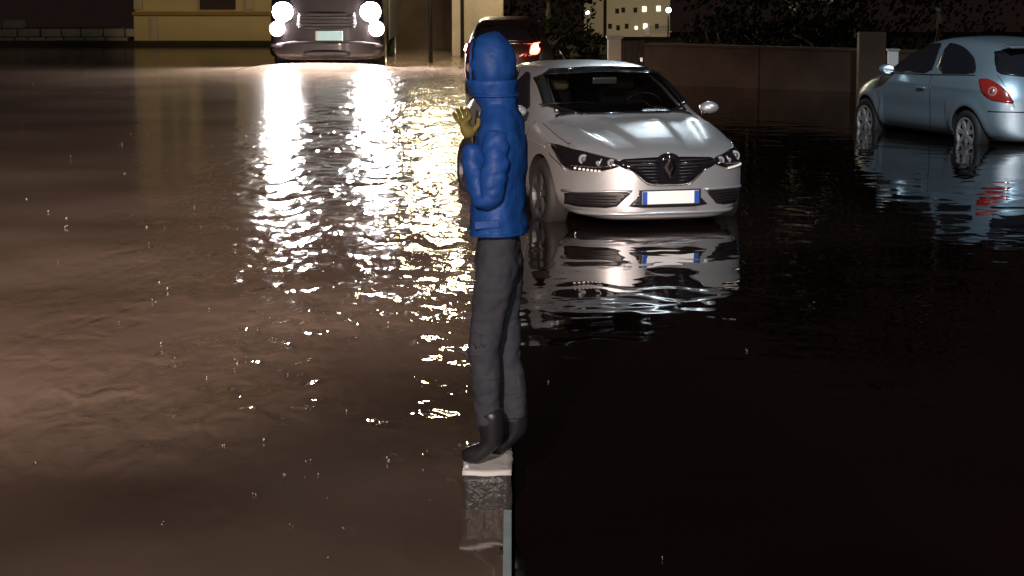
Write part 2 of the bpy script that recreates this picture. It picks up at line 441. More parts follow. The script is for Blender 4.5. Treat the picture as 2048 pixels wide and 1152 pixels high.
def geom(a, b, n): return [a*(b/a)**(i/n) for i in range(n+1)]
TRX, TRY = -3.80, 48.4          # truck nose
def nz(x, y, s, o=0): return noise.noise(Vector((x*s+o, y*s-o, o*1.7)))
def muddy_z(x, y):
    z = 0
    # bow wave pushed by the truck
    dx = x-TRX; front = TRY-1.0-.10*dx*dx
    side = math.exp(-(dx/1.5)**4)
    z += .13*side*math.exp(-((y-front)/.5)**2)
    # wake spreading toward the right bank
    k = math.exp(-((x+1.3)/1.5)**2)
    z += .035*k*nz(x, y*.5, 1.3, 3)*min(1, (y/28)**2)
    z += .014*k*nz(x, y*.8, 3.5, 9)*min(1, (y/24)**2)
    z += .006*nz(x, y, .4, 5)
    return z
xs = [-60, -40, -28, -20, -16]+[-14+i*.07 for i in range(200)]+[-.02]
ys = [-30, -10, 0, 3]+geom(5, 59.2, 640)
grid_mesh('muddy_water', xs, ys, lambda x, y: muddy_z(x, y)*min(1, max(0, (-.0-x)/.3+.1)), 'muddy_water')
xs = [.012]+[i*.09 for i in range(1, 150)]+[14, 20, 30, 60]
ys = [-30, -10, 0, 3]+geom(5, 53.2, 260)
def dark_z(x, y): return .001*nz(x, y*.7, .7, 2)
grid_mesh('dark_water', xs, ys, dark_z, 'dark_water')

# flood board that keeps the two waters apart (stands on edge, painted pale blue)
fb = thing('flood_board', 'narrow pale blue board standing on edge in the water at the bottom middle', 'flood board', (0, 0, 0))
box('board', (-.018, 7.6, -.08), (.034, 4.1, .25), 'board_blue', fb, .004)
for k in range(3): box('board', (-.018, 11.55+2.5*k, -.08), (.034, 2.48, .25), 'board_blue', fb, .004)
box('bracket', (-.042, 9.1, -.08), (.012, .05, .20), 'iron', fb, .002)

# ------------------------------------------------------------------ silver hatchback (front towards the camera)
def silver_car():
    root = thing('parked_car', 'silver hatchback parked in the dark flood with its front towards the viewer', 'car', (1.36, 20.2, -.11), -1.29)
    st = []
    #            zb  yb   ys   ym  zm   ysh  zsh  yg   zg   yr   zr   zt
    st.append((.00, half(.20, .50, .66, .70, .45, .66, .60, .60, .655, .45, .67, .675)))
    st.append((-.05, half(.17, .58, .76, .80, .46, .78, .63, .72, .70, .5, .72, .735)))
    st.append((-.22, half(.16, .64, .84, .875, .48, .86, .68, .79, .775, .55, .79, .81)))
    st.append((-.60, half(.16, .68, .87, .90, .50, .885, .76, .80, .855, .55, .875, .895)))
    st.append((-1.02, half(.17, .70, .88, .905, .52, .89, .84, .79, .925, .55, .945, .96)))
    st.append((-1.20, half(.17, .70, .88, .905, .53, .89, .87, .78, .955, .60, 1.00, 1.015)))
    st.append((-1.55, half(.17, .70, .88, .905, .53, .89, .89, .785, .975, .66, 1.20, 1.22)))
    st.append((-1.93, half(.17, .70, .88, .905, .53, .89, .90, .785, .985, .625, 1.375, 1.405)))
    st.append((-2.10, half(.17, .70, .88, .905, .53, .89, .905, .785, .99, .615, 1.40, 1.435)))
    st.append((-2.65, half(.17, .70, .88, .905, .53, .89, .92, .78, 1.0, .605, 1.415, 1.452)))
    st.append((-3.30, half(.17, .70, .88, .90, .54, .88, .94, .76, 1.02, .54, 1.375, 1.41)))
    st.append((-3.80, half(.18, .68, .85, .87, .55, .85, .95, .72, 1.04, .52, 1.22, 1.26)))
    st.append((-4.10, half(.22, .64, .78, .82, .57, .79, .90, .68, 1.0, .50, 1.04, 1.06)))
    st.append((-4.22, half(.26, .56, .68, .70, .58, .66, .80, .56, .88, .4, .92, .93)))
    def deform(c):
        x, y, z = c
        t = max(0, min(1, (x+1.3)/1.3)); a = abs(y)/.9
        x -= .42*(a**3.1)*t
        t2 = max(0, min(1, (-3.0-x)/1.2)); x += .25*(a**2.6)*t2
        # bonnet creases
        if x > -1.2 and z > .60 and x < -.08:
            for c0, c1, h in ((.62, .38, .030), (.32, .17, .020)):
                u = (-x)/1.2; yc = c1+(c0-c1)*u; d = (abs(y)-yc)/.045
                z += h*(1/(1+math.exp(-d*2.2)) if c0 > .5 else (1/(1+math.exp(d*2.2))))*min(1, (-x-.08)/.3)*min(1, (x+1.2)/.2) if abs(y) < .74 else 0
        return Vector((x, y, z))
    me = loft(st, 4, deform); bv = bvh_of(me)
    wscr = [(-.70, 1.015), (.70, 1.015), (.60, 1.37), (0, 1.395), (-.60, 1.37)]
    inner = [(-.64, 1.03), (.64, 1.03), (.555, 1.345), (0, 1.365), (-.555, 1.345)]
    body = carve(me, 'silver_paint', [prism_cut(inner, -.9, -3.1),
        cyl_cut(-.93, .33, .365, .60, 1.2), cyl_cut(-.93, .33, .365, -1.2, -.60), cyl_cut(-3.5, .33, .365, .60, 1.2), cyl_cut(-3.5, .33, .365, -1.2, -.60)], 'body', root)
    gl = patch(bv, wscr, 'front', 'windscreen', 'glass', root, .012, .005, rnd=1)
    # black edge of the windscreen
    ring = smooth_poly(wscr, 1); seam(bv, ring+[ring[0]], 'front', 'windscreen_seal', 'gloss_black', root, .014, .010)
    for sgn in (-1, 1):                      # bright rods standing for the glass reflection along the pillars
        tube('pillar_glint', [(-1.35, sgn*.60, 1.04), (-1.75, sgn*.555, 1.22), (-2.05, sgn*.49, 1.34)], .016, 'rim_metal', root, 6)
    v = 'left'
    for v, sg in (('left', 1), ('right', -1)):
        patch(bv, [(-1.62, 1.01), (-2.42, 1.03), (-2.42, 1.35), (-2.2, 1.34), (-2.02, 1.26)], v, 'side_window', 'window_dark', root, .004)
        patch(bv, [(-2.50, 1.02), (-3.25, 1.05), (-3.35, 1.18), (-3.1, 1.32), (-2.50, 1.36)], v, 'side_window', 'window_dark', root, .004)
        seam(bv, [(-1.38, .20), (-1.42, .55), (-1.36, .95)], v, 'door_gap', 'black_plastic', root, .004)
        seam(bv, [(-2.46, .20), (-2.46, .97)], v, 'door_gap', 'black_plastic', root, .004)
        d = patch(bv, [(-2.18, .80), (-2.38, .805), (-2.38, .83), (-2.18, .825)], v, 'door_handle', 'silver_paint', root, .025, .03, rnd=1)
        seam(bv, [(-.85, .76), (-1.4, .80), (-2.4, .83), (-3.6, .86)], v, 'crease', 'silver_paint', root, .006)
        # mirror
        mb = bmesh.new(); bmesh.ops.create_icosphere(mb, subdivisions=3, radius=1, matrix=Matrix.Translation((-1.50, sg*.93, 1.035)) @ Matrix.Rotation(sg*-.25, 4, 'Z') @ Matrix.Diagonal((.055, .090, .058, 1)))
        mr = from_bm('wing_mirror', mb, 'silver_paint', root, True)
        tube('mirror_arm', [(-1.50, sg*.86, .985), (-1.51, sg*.95, 1.0)], .022, 'black_plastic', mr, 8)
        mb = bmesh.new(); bmesh.ops.create_cone(mb, cap_ends=True, segments=20, radius1=.1, radius2=.1, depth=.01, matrix=Matrix.Translation((-1.563, sg*.932, 1.035)) @ Matrix.Rotation(sg*-.25, 4, 'Z') @ Matrix.Diagonal((1, .72, .46, 1)) @ Matrix.Rotation(math.pi/2, 4, 'Y'))
        from_bm('mirror_glass', mb, 'chrome', mr)
    # bonnet gaps
    seam(bv, [(-.50, .735), (-.8, .765), (-1.22, .775)], 'top', 'bonnet_gap', 'black_plastic', root, .0035, .001)
    seam(bv, [(-.50, -.735), (-.8, -.765), (-1.22, -.775)], 'top', 'bonnet_gap', 'black_plastic', root, .0035, .001)
    patch(bv, [(-1.20, -.66), (-1.20, .66), (-1.27, .64), (-1.32, 0), (-1.27, -.64)], 'top', 'cowl', 'black_plastic', root, .006, .012, rnd=1)
    for sg in (-1, 1):
        tube('wiper', [(-1.30, sg*.12+.2, 1.05), (-1.40, sg*.3-.05, 1.115), (-1.40, sg*.3-.45, 1.10)], .008, 'black_plastic', root, 5)
    # headlamps
    for fl in (False, True):
        sg = -1 if fl else 1
        hl = patch(bv, [(.40, .668), (.44, .700), (.62, .735), (.80, .785), (.845, .79), (.84, .66), (.80, .595), (.70, .60), (.60, .598), (.47, .630)], 'front', 'headlamp', 'gloss_black', root, .008, .02, rnd=1, step=.03, flip=fl)
        seam(bv, [(sg*a, b) for a, b in [(.40, .680), (.62, .738), (.80, .788), (.85, .795), (.862, .70), (.815, .59)]], 'front', 'headlamp_trim', 'chrome', hl, .0045, .008)
        for (cy, cz, r) in ((.50, .672, .037), (.70, .697, .045), (.60, .67, .022)):
            h, n, _, _ = bv.ray_cast(Vector((3, sg*cy, cz)), Vector((-1, 0, 0)))
            bm = bmesh.new()
            bmesh.ops.create_icosphere(bm, subdivisions=2, radius=r*.70, matrix=Matrix.Translation(h+Vector((-.005, 0, 0))))
            o = from_bm('projector_lens', bm, 'lens_dark', hl, True)
            bm = bmesh.new(); lights_disc(bm, h+Vector((-.004, 0, 0)), r*1.0, .02)
            from_bm('lamp_bezel', bm, 'rim_metal', hl, False)
        for k in range(7):
            cy = .755-.027*k; cz = .618-.0025*k
            h, n, _, _ = bv.ray_cast(Vector((3, sg*cy, cz)), Vector((-1, 0, 0)))
            bm = bmesh.new(); bmesh.ops.create_cube(bm, size=1, matrix=Matrix.Translation(h+n*.01) @ Matrix.Rotation(sg*.5, 4, 'Z') @ Matrix.Diagonal((.014, .020, .017, 1)))
            from_bm('running_light', bm, 'led', hl, False)
        seam(bv, [(sg*.46, .652), (sg*.62, .640), (sg*.78, .640)], 'front', 'reflector_strip', 'chrome', hl, .007, .012)
        seam(bv, [(sg*.57, .70), (sg*.60, .645)], 'front', 'reflector_strip', 'rim_metal', hl, .006, .012)
        # fog recess and bright line above it
        fr = patch(bv, [(.82, .405), (.60, .42), (.33, .425), (.40, .36), (.47, .285), (.80, .285), (.81, .34)], 'front', 'fog_recess', 'black_plastic', root, .004, .01, step=.03, flip=fl)
        seam(bv, [(sg*a, b) for a, b in [(.33, .432), (.60, .428), (.83, .414)]], 'front', 'fog_trim', 'silver_paint', root, .012, .006)
        for zz in (.31, .335, .36, .385):
            seam(bv, [(sg*.46, zz), (sg*.76, zz)], 'front', 'fog_slat', 'gloss_black', fr, .004, .006)
    gr = patch(bv, [(-.44, .700), (-.20, .712), (0, .716), (.20, .712), (.44, .700), (.44, .640), (.34, .618), (.27, .56), (.20, .50), (.12, .485), (-.12, .485), (-.20, .50), (-.27, .56), (-.34, .618), (-.44, .640)], 'front', 'grille', 'gloss_black', root, .008, .02, step=.03, rnd=1)
    seam(bv, [(-.40, .628), (-.33, .605), (-.27, .548), (-.20, .488), (-.12, .474), (.12, .474), (.20, .488), (.27, .548), (.33, .605), (.40, .628)], 'front', 'grille_trim', 'chrome', root, .004, .006)
    for zz, w_ in ((.682, .40), (.655, .37), (.628, .30), (.60, .27), (.572, .24), (.544, .21), (.516, .17)):
        for sg in (-1, 1):
            seam(bv, [(sg*.085, zz), (sg*w_, zz+.004)], 'front', 'grille_slat', 'black_plastic', gr, .006, .012)
    for sg in (-1, 1): seam(bv, [(sg*.10, .668), (sg*.26, .672)], 'front', 'grille_bar', 'chrome', gr, .004, .016)
    # badge: a chrome lozenge ring on a black mound
    bm = bmesh.new(); bmesh.ops.create_icosphere(bm, subdivisions=3, radius=1, matrix=Matrix.Translation((-.028, 0, .70)) @ Matrix.Diagonal((.05, .10, .055, 1)))
    from_bm('badge_mound', bm, 'gloss_black', root, True)
    bm = bmesh.new()
    fa = []
    for (a_, b_), xo in (((.056, .095), .030), ((.030, .055), .030), ((.030, .055), .012), ((.056, .095), .012)):
        fa.append([bm.verts.new((xo-abs(y)*.15, y, .632+z)) for y, z in ((0, b_), (a_, 0), (0, -b_), (-a_, 0))])
    for A, B in zip(fa, fa[1:]+fa[:1]):
        for k in range(4): bm.faces.new((A[k], A[(k+1) % 4], B[(k+1) % 4], B[k]))
    from_bm('badge', bm, 'chrome', root, False)
    it = patch(bv, [(-.22, .425), (.22, .425), (.30, .36), (.38, .285), (-.38, .285), (-.30, .36)], 'front', 'lower_intake', 'black_plastic', root, .004, .01, step=.03)
    for zz in (.305, .33, .355, .38, .405):
        seam(bv, [(-.32+.4*(zz-.3), zz), (.32-.4*(zz-.3), zz)], 'front', 'intake_slat', 'gloss_black', it, .005, .007)
    seam(bv, [(-.80, .235), (-.6, .232), (-.3, .235), (0, .237), (.3, .235), (.6, .232), (.80, .235)], 'front', 'bumper_lip', 'silver_paint', root, .016, .006)
    # number plate, its characters not readable
    plate = box('number_plate', (.035, 0, .375), (.012, .52, .112), 'plate_white', root, .004)
    for sg in (-1, 1): box('plate_band', (.0425, sg*.237, .375), (.003, .044, .108), 'plate_blue', plate, 0)
    box('plate_holder', (.022, 0, .372), (.014, .56, .14), 'black_plastic', root, .004)
    # cabin
    for sg in (-1, 1):
        box('seat', (-2.35, sg*.36, .98), (.13, .44, .42), 'seat_dark', root, .06, ry=-.25)
    box('headrest', (-2.30, -.33, 1.255), (.09, .27, .17), 'seat_cloth', root, .04, ry=-.2)
    box('headrest', (-2.30, .33, 1.245), (.09, .27, .16), 'seat_dark', root, .04, ry=-.2)
    tube('mirror_stem', [(-1.90, 0, 1.36), (-1.85, 0, 1.315)], .008, 'black_plastic', root, 6)
    box('rear_view_mirror', (-1.80, 0, 1.285), (.03, .24, .065), 'rim_metal', root, .014, ry=.2)
    box('seat_belt', (-2.40, .42, 1.22), (.01, .035, .30), 'seat_cloth', root, .003, rx=.5)
    bm = bmesh.new(); pts = [(-1.72+.03*math.cos(a), .36+.17*math.cos(a), 1.05+.12*math.sin(a)) for a in [k*math.pi/10 for k in range(0, 11)]]
    tube_bm(bm, pts, .014, 6); from_bm('steering_wheel', bm, 'black_plastic', root, True)
    tube('antenna', [(-3.05, 0, 1.43), (-3.2, 0, 1.50)], [.012, .004], 'black_plastic', root, 6)
    for x in (-.93, -3.5):
        for sg in (-1, 1): wheel(root, x, sg*.80, .33, .325, .20, 5, sg, 'rim_shaded')
    for sg in (-1, 1):
        patch(bv, [(sg*.45, .93), (sg*.74, .92), (sg*.76, .80), (sg*.45, .80)], 'rear', 'tail_lamp', 'tail_red', root, .006)
    return root
silver_car()

# ------------------------------------------------------------------ pale blue three-door hatchback (rear three quarter)
def blue_car():
    root = thing('parked_car', 'pale blue three-door hatchback at the far right, seen from behind with a red tail lamp', 'car', (5.27, 32.6, -.19), 1.94)
    st = []
    st.append((.00, half(.24, .44, .60, .64, .45, .60, .58, .52, .64, .4, .66, .665)))
    st.append((-.07, half(.20, .55, .72, .76, .46, .74, .64, .66, .70, .5, .72, .735)))
    st.append((-.35, half(.19, .62, .81, .84, .48, .83, .73, .76, .81, .55, .83, .85)))
    st.append((-.80, half(.19, .66, .84, .865, .52, .85, .82, .78, .90, .58, .93, .95)))
    st.append((-1.02, half(.19, .67, .845, .87, .53, .855, .87, .78, .945, .60, 1.00, 1.02)))
    st.append((-1.40, half(.19, .67, .845, .87, .53, .86, .90, .775, .97, .62, 1.22, 1.25)))
    st.append((-1.80, half(.19, .67, .845, .87, .54, .86, .92, .77, .985, .58, 1.39, 1.42)))
    st.append((-2.30, half(.19, .67, .845, .87, .55, .86, .94, .765, 1.0, .565, 1.445, 1.488)))
    st.append((-2.90, half(.19, .67, .845, .87, .56, .86, .96, .76, 1.02, .555, 1.44, 1.48)))
    st.append((-3.35, half(.20, .66, .84, .87, .57, .86, .98, .75, 1.05, .53, 1.38, 1.425)))
    st.append((-3.62, half(.21, .65, .82, .86, .57, .84, .97, .74, 1.06, .51, 1.28, 1.33)))
    st.append((-3.84, half(.22, .62, .80, .84, .57, .80, .90, .70, 1.0, .50, 1.06, 1.09)))
    st.append((-3.96, half(.24, .58, .76, .80, .56, .75, .70, .66, .80, .48, .85, .86)))
    st.append((-4.00, half(.28, .52, .68, .70, .50, .66, .62, .56, .68, .42, .70, .71)))
    def deform(c):
        x, y, z = c; a = abs(y)/.87
        t = max(0, min(1, (x+1.2)/1.2)); x -= .42*(a**2.6)*t
        t2 = max(0, min(1, (-2.9-x)/1.1)); x += .30*(a**2.8)*t2
        if a > .8:      # wheel arch flares and hollow door
            for wx in (-.76, -3.27):
                r = math.hypot(x-wx, z-.30)
                y += math.copysign(.018*math.exp(-((r-.38)/.06)**2), y)
            y -= math.copysign(.014*math.exp(-((z-.55)/.12)**2)*(1 if -2.8 < x < -1.2 else 0), y)
            y += math.copysign(.008*math.exp(-((z-.86)/.03)**2), y)
        return Vector((x, y, z))
    me = loft(st, 4, deform); bv = bvh_of(me)
    body = carve(me, 'blue_paint', [cyl_cut(-.76, .30, .345, .58, 1.2), cyl_cut(-.76, .30, .345, -1.2, -.58), cyl_cut(-3.27, .30, .345, .58, 1.2), cyl_cut(-3.27, .30, .345, -1.2, -.58)], 'body', root)
    for v, sg in (('left', 1), ('right', -1)):
        patch(bv, [(-1.02, .965), (-1.6, .985), (-2.30, 1.0), (-2.235, 1.24), (-2.17, 1.385), (-1.88, 1.365), (-1.62, 1.28), (-1.30, 1.12)], v, 'door_window', 'window_dark', root, .004, rnd=1)
        patch(bv, [(-2.40, 1.005), (-3.30, 1.04), (-3.27, 1.10), (-3.08, 1.24), (-2.78, 1.345), (-2.50, 1.385), (-2.30, 1.39)], v, 'quarter_window', 'window_dark', root, .004, rnd=1)
        seam(bv, [(-1.12, .24), (-1.16, .6), (-1.10, .93)], v, 'door_gap', 'black_plastic', root, .005)
        seam(bv, [(-1.12, .24), (-2.30, .24), (-2.42, .40), (-2.42, .80), (-2.36, .98)], v, 'door_gap', 'black_plastic', root, .005)
        seam(bv, [(-1.0, .955), (-2.3, .985), (-3.34, 1.03)], v, 'window_trim', 'black_plastic', root, .008)
        patch(bv, [(-2.12, .80), (-2.30, .805), (-2.30, .835), (-2.12, .83)], v, 'door_handle', 'blue_paint', root, .03, .03, rnd=1)
        seam(bv, [(-1.2, .28), (-2.9, .28)], v, 'sill', 'black_plastic', root, .02)
        mb = bmesh.new(); bmesh.ops.create_icosphere(mb, subdivisions=3, radius=1, matrix=Matrix.Translation((-1.42, sg*.93, 1.02)) @ Matrix.Diagonal((.07, .10, .068, 1)))
        mr = from_bm('wing_mirror', mb, 'blue_paint', root, True)
        tube('mirror_arm', [(-1.42, sg*.82, .97), (-1.42, sg*.92, .985)], .022, 'black_plastic', mr, 8)
        mb = bmesh.new(); bmesh.ops.create_cone(mb, cap_ends=True, segments=20, radius1=.09, radius2=.09, depth=.01, matrix=Matrix.Translation((-1.490, sg*.935, 1.02)) @ Matrix.Diagonal((1, .9, .58, 1)) @ Matrix.Rotation(math.pi/2, 4, 'Y'))
        from_bm('mirror_glass', mb, 'chrome', mr)
        h, n, _, _ = bv.ray_cast(Vector((-.98, sg*4, .66)), Vector((0, -sg, 0)))
        ball('side_indicator', h, (.03, .01, .012), 'lens_white', root, 2)
        # tail lamp laid on the rear corner
        D = Vector((.80, -sg*.60, 0)).normalized(); U = Vector((-D.y, D.x, 0)); 
        if sg < 0: U = -U
        O = Vector((-3.72, sg*.74, 0)) - D*3
        # u grows towards the outside/front for the left lamp
        tl = patch(bv, [(-.26, .70), (-.12, .715), (.06, .75), (.155, .83), (.20, .955), (.195, .99), (.10, 1.0), (-.02, .955), (-.16, .85)] if sg > 0 else [(-a, b) for a, b in [(-.26, .70), (-.12, .715), (.06, .75), (.155, .83), (.20, .955), (.195, .99), (.10, 1.0), (-.02, .955), (-.16, .85)]],
                   (O, (U if sg > 0 else U)*(-1 if sg > 0 else -1)*-1, Vector((0, 0, 1)), D), 'tail_lamp', 'tail_red', root, .012, .02, step=.03)
        uu = .02*(1 if sg > 0 else -1)
        h, n, _, _ = bv.ray_cast(O+U*uu+Vector((0, 0, .85)), D)
        for r_, mm, of in ((.062, 'tail_inner', .010), (.036, 'lens_white', .022)):
            bm = bmesh.new(); bmesh.ops.create_icosphere(bm, subdivisions=3, radius=1, matrix=Matrix.Translation(h+n*of) @ n.to_track_quat('Z', 'Y').to_matrix().to_4x4() @ Matrix.Diagonal((r_, r_, .012, 1)))
            from_bm('lamp_ring', bm, mm, tl, True)
        patch(bv, [(sg*.28, .66), (sg*.55, .68), (sg*.56, .73), (sg*.28, .72)], 'front', 'headlamp', 'lens_white', root, .006)
    patch(bv, [(-.50, 1.345), (0, 1.37), (.50, 1.345), (.60, 1.20), (.655, 1.06), (.50, 1.03), (0, 1.01), (-.50, 1.03), (-.655, 1.06), (-.60, 1.20)], 'rear', 'rear_window', 'window_dark', root, .006, .01)
    bm = bmesh.new(); box_bm(bm, (-3.60, 0, 1.395), (.22, 1.02, .03), ry=-.12); from_bm('spoiler', bm, 'blue_paint', root, False, .012)
    seam(bv, [(.66, 1.04), (.60, .80), (.58, .70), (.56, .66)], 'rear', 'tailgate_gap', 'black_plastic', root, .004)
    seam(bv, [(-.66, 1.04), (-.60, .80), (-.58, .70), (-.56, .66)], 'rear', 'tailgate_gap', 'black_plastic', root, .004)
    seam(bv, [(-.80, .605), (-.5, .60), (0, .60), (.5, .60), (.80, .605)], 'rear', 'bumper_gap', 'black_plastic', root, .008, .001)
    patch(bv, [(-.27, .66), (.27, .66), (.27, .78), (-.27, .78)], 'rear', 'number_plate', 'plate_white', root, .012, .02, rnd=0)
    tube('wiper', [(-3.82, .0, 1.06), (-3.74, .25, 1.14)], .008, 'black_plastic', root, 5)
    for x in (-.76, -3.27):
        for sg in (-1, 1): wheel(root, x, sg*.765, .30, .30, .19, 7, sg)
    return root
blue_car()

# ------------------------------------------------------------------ small dark car with the red lamp, behind the silver one
def small_car(label, loc, rz, paint, lit):
    root = thing('parked_car', label, 'car', loc, rz)
    st = []
    W_ = .66
    for x, k, zs, zg, yr, zr, zt in ((0, .8, .60, .64, .35, .66, .665), (-.08, .92, .66, .72, .45, .74, .75), (-.6, 1, .78, .86, .5, .88, .90), (-.9, 1, .84, .92, .55, .97, .98),
                                (-1.4, 1, .86, .94, .5, 1.32, 1.34), (-2.0, 1, .88, .95, .49, 1.38, 1.40), (-2.8, 1, .88, .96, .48, 1.36, 1.38), (-3.05, .98, .88, .95, .46, 1.20, 1.22), (-3.2, .95, .80, .88, .44, .92, .94), (-3.25, .85, .66, .72, .4, .74, .75)):
        st.append((x, half(.2, W_*.75*k, W_*.96*k, W_*k, .5, W_*.97*k, zs, W_*.88*k, zg, yr, zr, zt)))
    me = loft(st, 3, lambda c: Vector((c.x + (.12*(abs(c.y)/.66)**3*(1 if c.x < -2.6 else -1 if c.x > -.5 else 0)), c.y, c.z))); bv = bvh_of(me)
    carve(me, paint, [cyl_cut(-.6, .27, .30, .45, 1), cyl_cut(-.6, .27, .30, -1, -.45), cyl_cut(-2.6, .27, .30, .45, 1), cyl_cut(-2.6, .27, .30, -1, -.45)], 'body', root)
    patch(bv, [(-.42, 1.26), (.42, 1.26), (.52, .98), (-.52, .98)], 'rear', 'rear_window', 'window_dark', root, .005)
    seam(bv, [(-.5, .96), (0, .965), (.5, .96)], 'rear', 'tailgate_trim', 'chrome', root, .010)
    seam(bv, [(-.5, .76), (0, .765), (.5, .76)], 'rear', 'bumper_trim', 'chrome', root, .009)
    for sg in (1, -1):
        t = patch(bv, [(sg*.47, .78), (sg*.60, .78), (sg*.61, .96), (sg*.50, .96)], 'rear', 'tail_lamp', 'tail_red' if sg > 0 or not lit else 'brake_glow', root, .03, .04, step=.04)
        if sg < 0 and lit: patch(bv, [(sg*.50, .82), (sg*.57, .82), (sg*.575, .93), (sg*.51, .93)], 'rear', 'bulb', 'brake_core', t, .04, .02, step=.04)
    for v in ('left', 'right'):
        patch(bv, [(-1.2, .95), (-2.0, .96), (-2.0, 1.28), (-1.5, 1.26)], v, 'side_window', 'window_dark', root, .004)
        patch(bv, [(-2.08, .96), (-2.8, .97), (-2.7, 1.24), (-2.08, 1.28)], v, 'side_window', 'window_dark', root, .004)
    for x in (-.6, -2.6):
        for sg in (-1, 1): wheel(root, x, sg*.57, .27, .27, .15, 6, sg)
    return root
small_car('small dark car with a glowing red brake lamp behind the silver hatchback', (.15, 42.3, -.12), R(84), 'red_dark_paint', True)
fc = small_car('tiny pale car parked in the far dark beyond the gate pillar', (at(1183, 180), 180, -5.55), R(-80), 'white_paint', False)
light('POINT', 'brake_lamp_light', (.36, 38.7, .78), 2, (1, .12, .06), .05)

# ------------------------------------------------------------------ truck driving through the flood, headlamps on
def truck():
    root = thing('truck', 'dark truck driving through the brown flood with all headlamps blazing', 'truck', (TRX, TRY, -.25), -math.pi/2)
    hw = 1.18
    st = []
    for x, k, zb in ((0, .93, .40), (-.05, .985, .36), (-.25, 1, .34), (-.9, 1, .34), (-1.6, 1, .36), (-2.0, 1, .4), (-2.08, .97, .42)):
        top = {0: 1.70, -.05: 1.80, -.25: 2.3, -.9: 2.62, -1.6: 2.66, -2.0: 2.62, -2.08: 2.5}[x]
        g = {0: 1.40, -.05: 1.45, -.25: 1.5}.get(x, 1.5)
        st.append((x, [(0, zb), (.6*k, zb), (hw*.92*k, zb+.02), (hw*k, zb+.25), (hw*k, .9), (hw*k, g*.95), (hw*.985*k, g+.1), (hw*.90*k, top-.08), (hw*.55*k, top-.01), (0, top)]))
    me = loft(st, 3, lambda c: Vector((c.x-.10*(abs(c.y)/hw)**3*max(0, min(1, (c.x+.6)/.6)), c.y, c.z))); bv = bvh_of(me)
    carve(me, 'dark_paint', [cyl_cut(-1.15, .5, .56, .75, 1.6), cyl_cut(-1.15, .5, .56, -1.6, -.75)], 'cab', root)
    patch(bv, [(-1.0, 1.62), (1.0, 1.62), (.95, 2.25), (-.95, 2.25)], 'front', 'windscreen', 'window_dark', root, .008, .01, step=.1)
    gr = patch(bv, [(-.62, 1.02), (.62, 1.02), (.58, 1.38), (-.58, 1.38)], 'front', 'grille', 'black_plastic', root, .01, .02, step=.08)
    for k in range(5): seam(bv, [(-.58, 1.06+.07*k), (.58, 1.06+.07*k)], 'front', 'grille_slat', 'dark_paint', gr, .014, .02)
    bp = patch(bv, [(-1.12, .42), (1.12, .42), (1.14, .78), (-1.14, .78)], 'front', 'bumper', 'dark_paint', root, .06, .08, step=.1)
    patch(bv, [(-.5, .46), (.5, .46), (.44, .60), (-.44, .60)], 'front', 'bumper_intake', 'black_plastic', root, .068, .02, step=.08)
    for sg in (-1, 1):
        for nm, (cy, cz, ry_, rz_) in (('upper', (.90, 1.38, .21, .20)), ('lower', (1.02, 1.03, .15, .15))):
            h, n, _, _ = bv.ray_cast(Vector((3, sg*cy, cz)), Vector((-1, 0, 0)))
            bm = bmesh.new(); bmesh.ops.create_cone(bm, cap_ends=True, segments=24, radius1=1.15, radius2=1.1, depth=.5, matrix=Matrix.Translation(h+Vector((.01, 0, 0))) @ Matrix.Diagonal((.1, ry_, rz_, 1)) @ Matrix.Rotation(math.pi/2, 4, 'Y'))
            hl = from_bm('headlamp', bm, 'chrome', root, True)
            bm = bmesh.new(); bmesh.ops.create_icosphere(bm, subdivisions=3, radius=1, matrix=Matrix.Translation(h+Vector((.04, 0, 0))) @ Matrix.Diagonal((.025, ry_, rz_, 1)))
            from_bm('lamp_glass', bm, 'headlamp_glow', hl, True)
    pl = box('number_plate', (.075, .06, .89), (.02, .54, .19), 'plate_cyan', root, .005)
    box('plate_band', (.0875, -.20, .89), (.004, .05, .18), 'white_paint', pl, 0)
    for sg in (-1, 1):
        m_ = box('wing_mirror', (-.25, sg*1.38, 1.95), (.1, .22, .42), 'black_plastic', root, .03)
        tube('mirror_arm', [(-.3, sg*1.14, 2.1), (-.27, sg*1.36, 2.1)], .018, 'black_plastic', m_)
        tube('wiper', [(.0, sg*.3, 1.62), (-.10, sg*.3+.5, 1.9)], .012, 'black_plastic', root, 5)
    box('cargo_box', (-4.3, 0, 1.75), (4.1, 2.36, 2.1), 'grey_paint', root, .04)
    box('chassis', (-3.6, 0, .62), (4.9, .9, .2), 'iron', root, .02)
    for x in (-1.15, -5.2):
        for sg in (-1, 1): wheel(root, x, sg*1.02, .50, .48, .26, 8, sg)
    return root
truck()
for sx in (-.9, .9):
    light('SPOT', 'headlamp_beam', (TRX+sx, TRY-.25, 1.0), 1500, (1, .93, .88), .12, (TRX+sx*1.4, TRY-17, -.2), 62, .9)

